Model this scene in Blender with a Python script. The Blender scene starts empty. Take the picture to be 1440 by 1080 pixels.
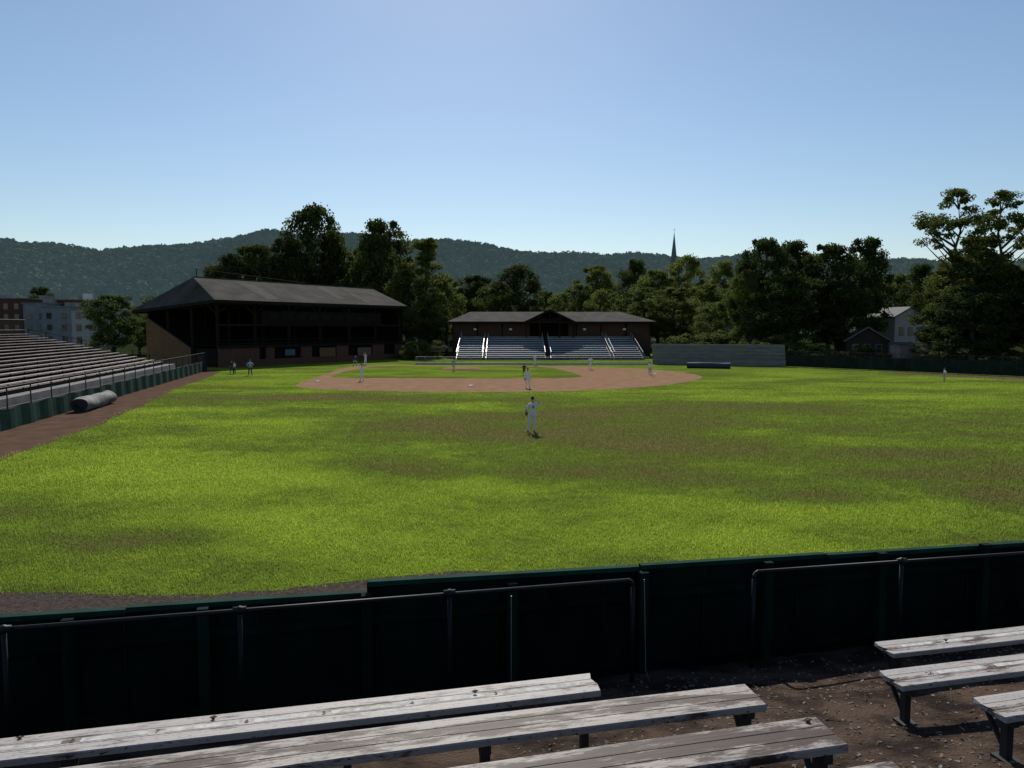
import bpy, math, random
import numpy as np
from mathutils import Vector, Matrix, Quaternion
random.seed(7); np.random.seed(7)
sc=bpy.context.scene
sc.view_settings.view_transform='Standard'; sc.view_settings.look='None'; sc.view_settings.exposure=0
# ---------------------------------------------------------------- survey helpers (sight lines -> world metres)
F=1040.0; EYE=5.5; PIT=math.atan(80/1040)
def ray(px,py):
    u=(px-720)/F; v=(540-py)/F
    return Vector((u, math.cos(PIT)+v*math.sin(PIT), -math.sin(PIT)+v*math.cos(PIT)))
def G(px,py,z=0.0):
    d=ray(px,py); t=(z-EYE)/d.z
    return Vector((d.x*t,d.y*t,z))
def At(px,py,Y):
    d=ray(px,py); t=Y/d.y
    return Vector((d.x*t,Y,EYE+d.z*t))
TH=math.radians(13.3)
E=Vector((math.cos(TH),math.sin(TH),0)); N=Vector((-math.sin(TH),math.cos(TH),0))
def EN(a,b,z): return E*a+N*b+Vector((0,0,z))
def onplane(px,py,perp):
    d=ray(px,py); t=perp/d.dot(N); return Vector((d.x*t,d.y*t,EYE+d.z*t))
# ---------------------------------------------------------------- mesh builder
class MB:
    def __init__(s): s.v=[];s.f=[];s.m=[]
    def add(s,vs,fs,mat=0):
        o=len(s.v); s.v+= [tuple(x) for x in vs]; s.f+=[tuple(i+o for i in f) for f in fs]; s.m+=[mat]*len(fs)
    def box(s,c,size,rot=0,mat=0):
        hx,hy,hz=[k/2 for k in size]; R=Matrix.Rotation(rot,3,'Z'); c=Vector(c)
        vs=[c+R@Vector((x*hx,y*hy,z*hz)) for x,y,z in [(-1,-1,-1),(1,-1,-1),(1,1,-1),(-1,1,-1),(-1,-1,1),(1,-1,1),(1,1,1),(-1,1,1)]]
        s.add(vs,[(0,3,2,1),(4,5,6,7),(0,1,5,4),(1,2,6,5),(2,3,7,6),(3,0,4,7)],mat)
    def beam(s,p,q,w,h,mat=0):
        p=Vector(p);q=Vector(q);d=(q-p).normalized()
        up=Vector((0,0,1)) if abs(d.z)<.95 else Vector((0,1,0))
        a=d.cross(up).normalized()*w/2; b=a.cross(d).normalized()*h/2
        vs=[p-a-b,p+a-b,p+a+b,p-a+b,q-a-b,q+a-b,q+a+b,q-a+b]
        s.add(vs,[(0,1,2,3),(7,6,5,4),(4,5,1,0),(5,6,2,1),(6,7,3,2),(7,4,0,3)],mat)
    def cyl(s,p,q,r1,r2=None,n=8,mat=0,cap=True):
        if r2 is None:r2=r1
        p=Vector(p);q=Vector(q);d=(q-p).normalized()
        up=Vector((0,0,1)) if abs(d.z)<.95 else Vector((0,1,0))
        a=d.cross(up).normalized(); b=a.cross(d).normalized()
        vs=[]
        for c,r in((p,r1),(q,r2)):
            for i in range(n):
                t=2*math.pi*i/n; vs.append(c+a*math.cos(t)*r+b*math.sin(t)*r)
        fs=[(i,(i+1)%n,n+(i+1)%n,n+i) for i in range(n)]
        if cap: fs+=[tuple(range(n-1,-1,-1)),tuple(range(n,2*n))]
        s.add(vs,fs,mat)
    def ball(s,c,r,mat=0,n=12,m=8,zlo=-1,rot=None):
        c=Vector(c); r=Vector(r) if hasattr(r,'__len__') else Vector((r,r,r)); vs=[];fs=[]
        R=rot or Matrix.Identity(3)
        t0=math.asin(max(-1,min(1,zlo)))
        for j in range(m+1):
            ph=t0+(math.pi/2-t0)*j/m
            for i in range(n):
                th=2*math.pi*i/n
                vs.append(c+R@Vector((r.x*math.cos(ph)*math.cos(th),r.y*math.cos(ph)*math.sin(th),r.z*math.sin(ph))))
        for j in range(m):
            for i in range(n):
                fs.append((j*n+i,j*n+(i+1)%n,(j+1)*n+(i+1)%n,(j+1)*n+i))
        s.add(vs,fs,mat)
    def poly(s,pts,mat=0): s.add(pts,[tuple(range(len(pts)))],mat)
    def build(s,name,mats,parent=None,smooth=False,loc=None):
        me=bpy.data.meshes.new(name); me.from_pydata(s.v,[],s.f)
        for m in mats: me.materials.append(m)
        me.polygons.foreach_set('material_index',s.m)
        if smooth: me.polygons.foreach_set('use_smooth',[True]*len(s.f))
        me.update()
        o=bpy.data.objects.new(name,me); sc.collection.objects.link(o)
        if parent: o.parent=parent
        return o
def empty(name,loc=(0,0,0)):
    o=bpy.data.objects.new(name,None); o.empty_display_size=.5; sc.collection.objects.link(o); return o
# ---------------------------------------------------------------- materials
def newmat(name):
    m=bpy.data.materials.new(name); m.use_nodes=True; nt=m.node_tree
    return m,nt,nt.nodes['Principled BSDF'],nt.nodes['Material Output']
def nd(nt,t,**k):
    n=nt.nodes.new(t)
    for a,b in k.items(): setattr(n,a,b)
    return n
def noise_fac(nt,scale,stretch=(1,1,1),detail=6,lo=.35,hi=.65,rough=.6,vec=None):
    if vec is None:
        g=nd(nt,'ShaderNodeNewGeometry'); vec=g.outputs['Position']
    mp=nd(nt,'ShaderNodeMapping'); mp.inputs['Scale'].default_value=stretch
    nt.links.new(vec,mp.inputs['Vector'])
    n=nd(nt,'ShaderNodeTexNoise'); n.inputs['Scale'].default_value=scale; n.inputs['Detail'].default_value=detail; n.inputs['Roughness'].default_value=rough
    nt.links.new(mp.outputs[0],n.inputs['Vector'])
    mr=nd(nt,'ShaderNodeMapRange'); mr.inputs[1].default_value=lo; mr.inputs[2].default_value=hi
    nt.links.new(n.outputs[0],mr.inputs[0]); return mr.outputs[0]
def mixc(nt,f,a,b):
    m=nd(nt,'ShaderNodeMix',data_type='RGBA'); 
    if isinstance(f,(int,float)): m.inputs[0].default_value=f
    else: nt.links.new(f,m.inputs[0])
    for i,c in((6,a),(7,b)):
        if isinstance(c,tuple): m.inputs[i].default_value=(*c[:3],1)
        else: nt.links.new(c,m.inputs[i])
    return m.outputs[2]
def M(name,c1,c2=None,scale=2,stretch=(1,1,1),rough=.8,metal=0,bump=0,bscale=None,lo=.35,hi=.65,spec=.3,haze_glow=None):
    m,nt,b,o=newmat(name)
    b.inputs['Roughness'].default_value=rough; b.inputs['Metallic'].default_value=metal
    b.inputs['Specular IOR Level'].default_value=spec
    if c2 is None: c2=tuple(x*.75 for x in c1)
    nt.links.new(mixc(nt,noise_fac(nt,scale,stretch,lo=lo,hi=hi),c1,c2),b.inputs['Base Color'])
    if haze_glow: b.inputs['Emission Color'].default_value=(*haze_glow,1); b.inputs['Emission Strength'].default_value=1  # faint surface emission stands in for airlight over distance
    if bump:
        bp=nd(nt,'ShaderNodeBump'); bp.inputs['Strength'].default_value=bump; bp.inputs['Distance'].default_value=.05
        nt.links.new(noise_fac(nt,bscale or scale*4,stretch,lo=0,hi=1),bp.inputs['Height']); nt.links.new(bp.outputs[0],b.inputs['Normal'])
    return m
# grass colour, driven by world position (dry patches are where they are on the field)
PATCH=[(G(830,612),16,11),(G(1010,585),22,12),(G(640,590),9,6),(G(1330,662),8,3.2),(G(560,655),3.5,3.2),(G(420,560),20,5),(G(1250,640),6,3),(G(900,665),6,3.5),(G(1420,700),3,3),(G(1150,700),4,1.5),(G(200,760),3,1.2)]
LUSH=[(G(1240,588),7,5),(G(300,660),9,7),(G(950,760),4,2.2),(G(480,720),7,4),(G(1180,560),14,4),(G(1300,720),5,3)]
def grass_color(nt):
    g=nd(nt,'ShaderNodeNewGeometry'); pos=g.outputs['Position']
    def blob(c,rx,ry):
        s=nd(nt,'ShaderNodeVectorMath',operation='SUBTRACT'); nt.links.new(pos,s.inputs[0]); s.inputs[1].default_value=(c.x,c.y,0)
        d=nd(nt,'ShaderNodeVectorMath',operation='MULTIPLY'); nt.links.new(s.outputs[0],d.inputs[0]); d.inputs[1].default_value=(1/rx,1/ry,0)
        l=nd(nt,'ShaderNodeVectorMath',operation='LENGTH'); nt.links.new(d.outputs[0],l.inputs[0])
        r=nd(nt,'ShaderNodeMapRange',interpolation_type='SMOOTHSTEP'); r.inputs[1].default_value=1.35; r.inputs[2].default_value=.0
        nt.links.new(l.outputs[1],r.inputs[0]); return r.outputs[0]
    def add(a,b,op='ADD'):
        m=nd(nt,'ShaderNodeMath',operation=op)
        for i,x in enumerate((a,b)):
            if isinstance(x,(int,float)): m.inputs[i].default_value=x
            else: nt.links.new(x,m.inputs[i])
        return m.outputs[0]
    acc=None
    for c,rx,ry in PATCH:
        bb=blob(c,rx,ry); acc=bb if acc is None else add(acc,bb,'MAXIMUM')
    acc=add(acc,.24,'MULTIPLY')
    lus=None
    for c,rx,ry in LUSH:
        bb=blob(c,rx,ry); lus=bb if lus is None else add(lus,bb,'MAXIMUM')
    acc=add(acc,add(lus,-.12,'MULTIPLY'))
    n1=noise_fac(nt,.13,(.8,1.3,1),detail=8,lo=.0,hi=1,rough=.62)
    n2=noise_fac(nt,1.3,(1,1,1),detail=5,lo=0,hi=1)
    t=add(add(n1,acc),add(add(n2,-.5),.3,'MULTIPLY'))
    ramp=nd(nt,'ShaderNodeValToRGB'); cr=ramp.color_ramp
    cr.elements[0].position=.32; cr.elements[0].color=(.230,.305,.036,1)
    cr.elements[1].position=.88; cr.elements[1].color=(.150,.125,.055,1)
    e=cr.elements.new(.46); e.color=(.175,.245,.030,1)
    e=cr.elements.new(.58); e.color=(.120,.165,.028,1)
    e=cr.elements.new(.72); e.color=(.118,.125,.036,1)
    nt.links.new(t,ramp.inputs[0])
    return ramp.outputs[0]
def grass_mat(name,blade):
    m,nt,b,o=newmat(name); col=grass_color(nt)
    nt.nodes.remove(b); df=nd(nt,'ShaderNodeBsdfDiffuse')
    if blade:
        isl=nd(nt,'ShaderNodeNewGeometry')
        mr=nd(nt,'ShaderNodeMapRange'); mr.inputs[3].default_value=.7; mr.inputs[4].default_value=1.25
        nt.links.new(isl.outputs['Random Per Island'],mr.inputs[0])
        vm=nd(nt,'ShaderNodeVectorMath',operation='SCALE'); nt.links.new(col,vm.inputs[0]); nt.links.new(mr.outputs[0],vm.inputs['Scale'])
        nt.links.new(vm.outputs[0],df.inputs[0])
        tr=nd(nt,'ShaderNodeBsdfTranslucent'); 
        v2=nd(nt,'ShaderNodeVectorMath',operation='SCALE'); v2.inputs['Scale'].default_value=1.6; nt.links.new(vm.outputs[0],v2.inputs[0]); nt.links.new(v2.outputs[0],tr.inputs[0])
        mx=nd(nt,'ShaderNodeMixShader'); mx.inputs[0].default_value=.55
        nt.links.new(df.outputs[0],mx.inputs[1]); nt.links.new(tr.outputs[0],mx.inputs[2]); nt.links.new(mx.outputs[0],o.inputs[0])
    else:
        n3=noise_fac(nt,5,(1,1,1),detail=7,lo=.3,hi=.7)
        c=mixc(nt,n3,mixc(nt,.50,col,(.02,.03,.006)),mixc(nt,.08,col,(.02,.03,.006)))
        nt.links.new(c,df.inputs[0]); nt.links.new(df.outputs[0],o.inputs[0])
        bp=nd(nt,'ShaderNodeBump'); bp.inputs['Strength'].default_value=.7; bp.inputs['Distance'].default_value=.06
        nt.links.new(noise_fac(nt,4,lo=0,hi=1,detail=10,rough=.7),bp.inputs['Height']); nt.links.new(bp.outputs[0],df.inputs['Normal'])
    return m
def leaf_mat(name,c1,c2,tr=.4,haze_glow=None):
    m,nt,b,o=newmat(name)
    isl=nd(nt,'ShaderNodeNewGeometry')
    c=mixc(nt,isl.outputs['Random Per Island'],c1,c2)
    c=mixc(nt,noise_fac(nt,.35,lo=.3,hi=.7),c,mixc(nt,.6,c,(c1[0]*.4,c1[1]*.45,c1[2]*.4)))
    oi=nd(nt,'ShaderNodeObjectInfo'); c=mixc(nt,oi.outputs['Random'],c,mixc(nt,.35,c,(c2[0]*1.5,c2[1]*1.25,c2[2]*.8)))
    nt.links.new(c,b.inputs['Base Color']); b.inputs['Roughness'].default_value=.8; b.inputs['Specular IOR Level'].default_value=.08
    if haze_glow: b.inputs['Emission Color'].default_value=(*haze_glow,1); b.inputs['Emission Strength'].default_value=1  # emission on the leaves imitates distance haze
    t=nd(nt,'ShaderNodeBsdfTranslucent'); nt.links.new(c,t.inputs[0])
    mx=nd(nt,'ShaderNodeMixShader'); mx.inputs[0].default_value=tr
    nt.links.new(b.outputs[0],mx.inputs[1]); nt.links.new(t.outputs[0],mx.inputs[2]); nt.links.new(mx.outputs[0],o.inputs[0])
    return m
m_grass=grass_mat('turf',False); m_blade=grass_mat('grass_blades',True)
m_dirt=M('infield_clay',(.29,.180,.115),(.22,.135,.085),.8,bump=.3,bscale=8,spec=0,rough=1)
m_track=M('track_clay',(.135,.085,.060),(.080,.053,.040),1.0,bump=.4,bscale=9,spec=0,rough=1,lo=.3,hi=.7)
m_gravel=M('gravel',(.10,.080,.070),(.045,.037,.033),9,bump=.8,bscale=30,spec=0,rough=1)
m_pave=M('bleacher_ground',(.10,.070,.052),(.028,.020,.016),2.0,bump=1,bscale=30,lo=.4,hi=.6,spec=.05,rough=1)
m_scrub=M('scrub',(.030,.042,.015),(.015,.022,.009),.2,spec=0,rough=1)
m_white=M('white_paint',(.78,.78,.76),(.6,.6,.58),3)
m_leafD=leaf_mat('leaves_dark',(.038,.058,.016),(.068,.095,.025))
m_leafM=leaf_mat('leaves_mid',(.072,.10,.026),(.12,.155,.04),.5)
m_leafL=leaf_mat('leaves_light',(.12,.16,.04),(.19,.225,.055),.5)
m_belt=leaf_mat('leaves_far',(.055,.08,.028),(.09,.12,.04),haze_glow=(.006,.010,.011))  # far foliage glows slightly, aerial haze put into the material
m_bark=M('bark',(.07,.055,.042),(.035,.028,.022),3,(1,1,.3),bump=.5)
m_hill=M('hill_forest',(.10,.125,.060),(.036,.052,.032),.028,lo=.32,hi=.68,spec=0,rough=1,haze_glow=(.030,.047,.056))  # bluish emission painted in as aerial haze on the hill trees
m_hillg=M('hill_floor',(.03,.045,.03),(.022,.035,.025),.01,spec=0,rough=1,haze_glow=(.030,.047,.056))  # same emissive haze tint on the hill surface
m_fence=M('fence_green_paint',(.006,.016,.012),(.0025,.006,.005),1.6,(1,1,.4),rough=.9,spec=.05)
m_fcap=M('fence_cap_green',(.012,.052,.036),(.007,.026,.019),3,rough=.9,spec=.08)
m_post=M('fence_post_green',(.008,.028,.020),(.004,.011,.008),2,(1,1,.3),rough=.9,spec=.05)
m_pipe=M('black_pipe',(.010,.010,.011),(.007,.007,.007),8,rough=.55,spec=.25)
m_steel=M('galvanised',(.32,.33,.34),(.22,.22,.22),6,rough=.45,metal=.6)
m_dsteel=M('dark_steel',(.03,.032,.033),(.02,.02,.02),6,rough=.6)
# ---------------------------------------------------------------- world, sun, camera
SEL=math.radians(38); SAZ=math.radians(-4)
S=Vector((math.sin(SAZ)*math.cos(SEL),math.cos(SAZ)*math.cos(SEL),math.sin(SEL)))
w=bpy.data.worlds.new("World"); sc.world=w; w.use_nodes=True; wn=w.node_tree
bg=wn.nodes['Background']; sky=wn.nodes.new('ShaderNodeTexSky'); sky.sky_type='NISHITA'; sky.sun_disc=False
sky.sun_elevation=SEL; sky.sun_rotation=SAZ; sky.air_density=1.15; sky.dust_density=.25; sky.ozone_density=3.2; sky.altitude=100
wn.links.new(sky.outputs[0],bg.inputs[0]); bg.inputs[1].default_value=.092
sl=bpy.data.lights.new('sun','SUN'); sl.energy=4.8; sl.angle=math.radians(.5); sl.color=(1,.94,.84)
so=bpy.data.objects.new('sun',sl); sc.collection.objects.link(so); so.rotation_euler=(-S).to_track_quat('-Z','Y').to_euler(); so.location=(0,0,60)
cd=bpy.data.cameras.new('camera'); cam=bpy.data.objects.new('camera',cd); sc.collection.objects.link(cam)
cam.location=(0,0,EYE); cam.rotation_euler=(math.pi/2-PIT,0,0); cd.sensor_width=36; cd.lens=26; cd.clip_end=9000; cd.clip_start=.05
sc.camera=cam
# ---------------------------------------------------------------- ground sheets
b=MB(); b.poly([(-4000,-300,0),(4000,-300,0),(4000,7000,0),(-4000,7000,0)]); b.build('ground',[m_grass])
b=MB(); b.poly([(x,y,.01) for x,y in [(-900,60),(-62,60),(-62,128),(-38,146),(-8,140),(-8,152),(32,152),(34,118),(48,112),(66,86),(90,62),(900,62),(900,680),(-900,680)]]); b.build('scrub_ground',[m_scrub])
def smooth_ring(pts,n=3,jit=0):
    for _ in range(n):
        out=[]
        for i in range(len(pts)):
            a=pts[i];c=pts[(i+1)%len(pts)]
            out+= [a*.75+c*.25,a*.25+c*.75]
        pts=out
    if jit: pts=[p+Vector((random.uniform(-jit,jit),random.uniform(-jit,jit),0)) for p in pts]
    return pts
def sheet(name,pix,z,mat,sm=0,jit=0):
    pts=[G(x,y) for x,y in pix]
    if sm: pts=smooth_ring(pts,sm,jit)
    b=MB(); b.poly([(p.x,p.y,z) for p in pts]); return b.build(name,[mat]),pts
_,dirt=sheet('infield_dirt',[(405,543.5),(450,547.5),(540,550.5),(640,551.5),(760,551),(860,548),(940,541.5),(985,534),(988,528.5),(960,523.5),(925,520),(870,517),(800,515.3),(650,513.5),(525,513.5),(490,515),(450,529)],.006,m_dirt,3,.08)
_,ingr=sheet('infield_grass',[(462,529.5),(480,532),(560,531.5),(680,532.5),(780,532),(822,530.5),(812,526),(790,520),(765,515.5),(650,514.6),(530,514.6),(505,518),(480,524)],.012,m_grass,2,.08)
b=MB(); c=G(650,519); b.ball((c.x,c.y,0.0),(2.7,2.7,.26),0,24,4,0)
b.build('pitchers_mound',[m_dirt])
_,trk=sheet('warning_track',[(-260,760),(0,645),(110,611),(200,571),(262,541),(313,523.5),(296,519),(200,520),(60,560),(-260,640)],.006,m_track,3,.18)
_,grv=sheet('gravel_strip',[(-200,829),(0,832),(130,835),(250,837),(340,833),(430,826),(515,814),(600,806),(700,800),(760,830),(700,1000),(-100,1200),(-500,1000)],.006,m_gravel,2,.05)
sheet('far_track',[(1225,522.5),(1330,526),(1440,531.5),(1600,538),(1600,543),(1440,535.5),(1330,529.5),(1250,525.5)],.006,m_track,1,.1)
for px,py in((662,543),(921,526),(447,537)):
    p=G(px,py); b=MB(); b.box((p.x,p.y,.05),(.4,.4,.09),.6); b.build('base_bag',[m_white])
# ---------------------------------------------------------------- near grass blades (one mesh)
def inpoly(x,y,pts):
    r=np.zeros(x.shape,bool); n=len(pts)
    for i in range(n):
        a=pts[i];c=pts[(i+1)%n]
        cond=((a.y>y)!=(c.y>y))
        xx=(c.x-a.x)*(y-a.y)/((c.y-a.y) if abs(c.y-a.y)>1e-9 else 1e-9)+a.x
        r^=cond&(x<xx)
    return r
NB=820000; YM=95
Y=13.3*np.exp(np.random.rand(NB)**1.15*math.log(YM/13.3)); X=(np.random.rand(NB)*2-1)*(.76*Y+1)
jx=np.random.normal(size=NB)*.14; jy=np.random.normal(size=NB)*.14
keep=~inpoly(X+jx,Y+jy,grv) & ~inpoly(X+jx*2,Y+jy*2,trk) & (~inpoly(X,Y,dirt)) & ((-math.sin(TH)*X+math.cos(TH)*Y)>8.6) & (X<60)
X=X[keep];Y=Y[keep];n=len(X)
wav=.5+.25*np.sin(X*1.9+np.sin(Y*1.3)*2)+.25*np.sin(Y*2.3+np.sin(X*.9)*2.2)
fade=np.clip((YM-Y)/60,.25,1)
h=(.018+.026*np.random.rand(n)+.018*wav+.05*(np.random.rand(n)**14))*fade*(1+Y/60); wd=.0075*(Y/14)**.85
an=np.random.rand(n)*2*np.pi; ln=np.random.rand(n)*.7; la=np.random.rand(n)*2*np.pi
V=np.zeros((n,3,3),np.float32)
V[:,0,0]=X-np.cos(an)*wd;V[:,0,1]=Y-np.sin(an)*wd
V[:,1,0]=X+np.cos(an)*wd;V[:,1,1]=Y+np.sin(an)*wd
V[:,2,0]=X+np.cos(la)*h*ln;V[:,2,1]=Y+np.sin(la)*h*ln;V[:,2,2]=h
def npmesh(name,V,k,mats,smooth=False):
    n=len(V); me=bpy.data.meshes.new(name)
    me.vertices.add(n*k); me.vertices.foreach_set('co',V.reshape(-1).astype(np.float32))
    me.loops.add(n*k); me.loops.foreach_set('vertex_index',np.arange(n*k,dtype=np.int32))
    me.polygons.add(n); me.polygons.foreach_set('loop_start',np.arange(0,n*k,k,dtype=np.int32))
    for m in mats: me.materials.append(m)
    me.update(calc_edges=True); return me
o=bpy.data.objects.new('field_grass',npmesh('field_grass',V,3,[m_blade])); sc.collection.objects.link(o)
# ---------------------------------------------------------------- trees
def leaves_np(cs,rs,nl,leaf,flat=.75,rng=None):
    idx=np.random.randint(0,len(cs),nl); C=cs[idx]; R=rs[idx][:,None]
    d=np.random.normal(size=(nl,3)); d/=np.linalg.norm(d,axis=1)[:,None]
    P=C+d*R*(np.random.rand(nl,1)**.45)*(1+.35*np.random.rand(nl,1)**4)*np.array([1,1,flat])
    nrm=d*.6+np.random.normal(size=(nl,3))*.7+np.array([0,0,.35]); nrm/=np.linalg.norm(nrm,axis=1)[:,None]
    a=np.cross(nrm,np.random.normal(size=(nl,3))); a/=np.linalg.norm(a,axis=1)[:,None]; bb=np.cross(nrm,a)
    s=leaf*(.6+.8*np.random.rand(nl,1))
    V=np.stack([P-a*s*.5,P+bb*s*.38-a*s*.05,P+a*s*.5,P-bb*s*.38+a*s*.05],1)
    return V
def tree_mesh(name,seed,H=15,W=11,base=.22,ncl=70,nl=15000,leaf=.3,cr=(.8,1.7),kind='round',mat=None,trunk=.32,flat=.75):
    rs=np.random.RandomState(seed); random.seed(seed); np.random.seed(seed)
    cs=[];rr=[]
    lobes=[(rs.rand()*6.28,rs.uniform(.25,.95),rs.uniform(.45,.8)) for _ in range(8)]
    while len(cs)<ncl:
        u=rs.rand(); z=base+(1-base)*u
        if kind=='round': prof=math.sqrt(max(0,1-((u-.42)/.60)**2))
        elif kind=='open':
            prof=math.sqrt(max(0,1-((u-.5)/.60)**2))*(.72+.28*math.sin(u*11+seed))
        th=rs.rand()*2*math.pi; lob=1+.22*math.sin(3*th+seed)+.12*math.sin(5*th+seed*2)
        q=rs.rand()**(.5 if kind!='open' else .6)*prof*lob*W/2*.86
        skip=False
        if kind=='open':
            for lt,lu,lw in lobes:
                dth=abs((th-lt+math.pi)%(2*math.pi)-math.pi)
                if dth<.6 and abs(u-lu)<.09 and q>W*.14: skip=True
        if skip: continue
        r=rs.uniform(*cr)*(1 if u<.85 else .75)
        cs.append((math.cos(th)*q,math.sin(th)*q,min(z*H,H-r*.6))); rr.append(r)
    cs=np.array(cs); rr=np.array(rr)
    V=leaves_np(cs,rr,nl,leaf,flat)
    b=MB()
    pts=[Vector((0,0,-.3))]; k=7
    for i in range(1,k+1): pts.append(Vector((random.uniform(-.25,.25)*i/3,random.uniform(-.25,.25)*i/3,H*.88*i/k)))
    for i in range(k): b.cyl(pts[i],pts[i+1],trunk*(1-i/k)**.8+.04,trunk*(1-(i+1)/k)**.8+.04,7,0,False)
    for j in rs.permutation(ncl)[:46]:
        c=Vector(cs[j]); zz=max(H*.12,c.z-(c.xy.length)*.75-.5); i=min(k-1,int(zz/(H*.88)*k)); t=zz/(H*.88)*k-i
        p=pts[i].lerp(pts[i+1],min(1,t)); mid=p.lerp(c,.5)+Vector((0,0,-.25))
        b.cyl(p,mid,trunk*.32,trunk*.2,5,0,False); b.cyl(mid,c,trunk*.2,.03,5,0,False)
    me=bpy.data.meshes.new(name)
    vs=b.v+[tuple(x) for x in V.reshape(-1,3)]; o=len(b.v)
    fs=b.f+[(o+4*i,o+4*i+1,o+4*i+2,o+4*i+3) for i in range(len(V))]
    me.from_pydata(vs,[],fs); me.materials.append(m_bark); me.materials.append(mat)
    me.polygons.foreach_set('material_index',[0]*len(b.f)+[1]*len(V)); me.update()
    return me,H,W
TM={ 'rd':tree_mesh('t_rd',3,mat=m_leafD,ncl=110,nl=20000,cr=(.6,1.6)),
 'rd2':tree_mesh('t_rd2',11,mat=m_leafD,ncl=100,nl=18000,W=10,cr=(.6,1.5)),
 'rm':tree_mesh('t_rm',5,mat=m_leafM,ncl=100,nl=18000,cr=(.6,1.6)),
 'rm2':tree_mesh('t_rm2',8,mat=m_leafM,ncl=80,nl=15000,W=9,cr=(.6,1.4)),
 'rl':tree_mesh('t_rl',21,mat=m_leafL,ncl=90,nl=16000,W=12,base=.1,cr=(.6,1.6)),
 'tall':tree_mesh('t_tall',14,H=22,W=10,mat=m_leafM,ncl=120,nl=19000,leaf=.32,cr=(.6,1.5),kind='open',base=.12,trunk=.42,flat=.6),
 'open':tree_mesh('t_open',31,H=24,W=12,mat=m_leafM,ncl=115,nl=19000,leaf=.29,cr=(.6,1.55),kind='open',base=.18,trunk=.45,flat=.55),
 'bush':tree_mesh('t_bush',41,H=4,W=6,mat=m_leafM,ncl=40,nl=7000,leaf=.2,cr=(.4,.9),base=.05,trunk=.1)}
def T(kind,px,top,wpx,Y,name='deciduous_tree',rz=None):
    me,H,W=TM[kind]; p=At(px,460,Y); z=At(px,top,Y).z; o=bpy.data.objects.new(name,me); sc.collection.objects.link(o)
    o.location=(p.x,p.y,0); wz=wpx/F*Y/W; o.scale=(wz,wz,z/H); o.rotation_euler=(0,0,random.uniform(0,6.28) if rz is None else rz); return o
random.seed(5)
T('rd',443,291,108,168); T('rd2',405,338,90,165); T('rd',360,345,90,162); T('rd2',322,358,80,160); T('rd2',468,330,80,175)
T('rd2',540,310,100,158,rz=1.0); T('rd2',532,335,80,165); T('rm2',505,350,70,172)
T('tall',600,336,90,150); T('rm2',572,370,70,152); T('rm',628,388,66,158); T('rm2',600,415,70,146)
T('bush',592,478,70,128,'shrub'); T('bush',574,486,40,126,'shrub')
T('rd',672,388,80,205); T('rm',652,405,80,215); T('rd',729,374,84,185); T('rm',700,398,70,190,)
T('rl',788,412,50,182); T('rm',838,374,70,215); T('rl',850,408,70,185); T('rd2',889,366,60,205); T('rm',765,410,60,200)
T('rm',925,380,90,190); T('rl',962,360,80,200); T('rm2',948,405,90,165); T('rm',990,400,80,170); T('rl',1018,368,80,195); T('rm2',1030,410,70,165)
T('rm',905,405,80,175); T('rl',1005,425,70,150); T('rm',815,400,60,195)
T('rd',1072,336,95,140); T('rd2',1120,340,90,146); T('rd',1165,344,100,138); T('rd2',1215,336,80,142); T('rd',1105,390,120,132); T('rd2',1185,395,110,134); T('rm',1050,380,60,138)
T('rm',1262,385,70,175); T('rd2',1232,400,50,158)
T('open',1340,264,120,112,rz=.4); T('open',1400,268,115,110,rz=2.9); T('tall',1372,330,130,114); T('rd',1405,375,130,112); T('rd2',1330,385,100,118); T('rd',1445,380,110,108); T('rd2',1368,400,120,106); T('open',1500,300,140,108)
T('rd2',1298,372,66,165); T('rd',1560,350,150,100)
T('rm',158,415,90,125); T('rd2',60,404,44,270); T('rm',195,430,60,150); T('rd',-60,400,100,200)
T('rm2',215,440,60,145)
# tree belt
np.random.seed(9); cs=[];rr=[]
prof=[(-500,425),(-40,440),(0,450),(130,448),(200,425),(300,405),(480,385),(620,395),(700,412),(800,418),(870,405),(1000,400),(1150,400),(1290,395),(1400,400),(1900,390)]
for i in range(1300):
    px=np.random.uniform(-500,1900); Yd=np.random.uniform(252,285); top=np.interp(px,[p[0] for p in prof],[p[1] for p in prof])+8*math.sin(px/23)+6*math.sin(px/9.)
    u=np.random.rand()**.8; zt=At(px,top,Yd).z; cs.append((At(px,460,Yd).x,Yd,zt*u)); rr.append(np.random.uniform(1.8,3.6))
V=leaves_np(np.array(cs),np.array(rr),120000,.95)
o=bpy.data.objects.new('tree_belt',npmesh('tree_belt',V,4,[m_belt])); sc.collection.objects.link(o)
# ---------------------------------------------------------------- hills
ridge=[(-900,352),(-300,338),(0,348),(60,354),(130,364),(200,367),(250,366),(300,357),(340,344),(385,335),(430,340),(520,349),(620,353),(700,360),(760,365),(850,370),(900,373),(1000,374),(1300,380),(2400,390)]
RX=[At(p[0],460,1500).x for p in ridge]; RZ=[At(p[0],p[1],1500).z for p in ridge]
def hz(x,y):
    s=np.clip((y-650)/850,0,1); s2=np.clip((2400-y)/900,0,1)
    base=np.interp(x*1500/np.maximum(y,900),RX,RZ)*.5+np.interp(x,RX,RZ)*.5
    return base*np.where(y<1500,np.sin(s*math.pi/2)**1.25,s2)+ (9*np.sin(x/97+y/60)+6*np.sin(x/41-y/85))*s*(y<1490)-6
gx=np.linspace(-2600,2600,150); gy=np.concatenate([np.linspace(640,1500,40),np.linspace(1540,2400,8)])
b=MB(); vs=[(x,y,float(hz(np.array(x),np.array(y)))) for y in gy for x in gx]; nx=len(gx)
b.add(vs,[(j*nx+i,j*nx+i+1,(j+1)*nx+i+1,(j+1)*nx+i) for j in range(len(gy)-1) for i in range(nx-1)])
hill=b.build('hill',[m_hillg])
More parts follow.
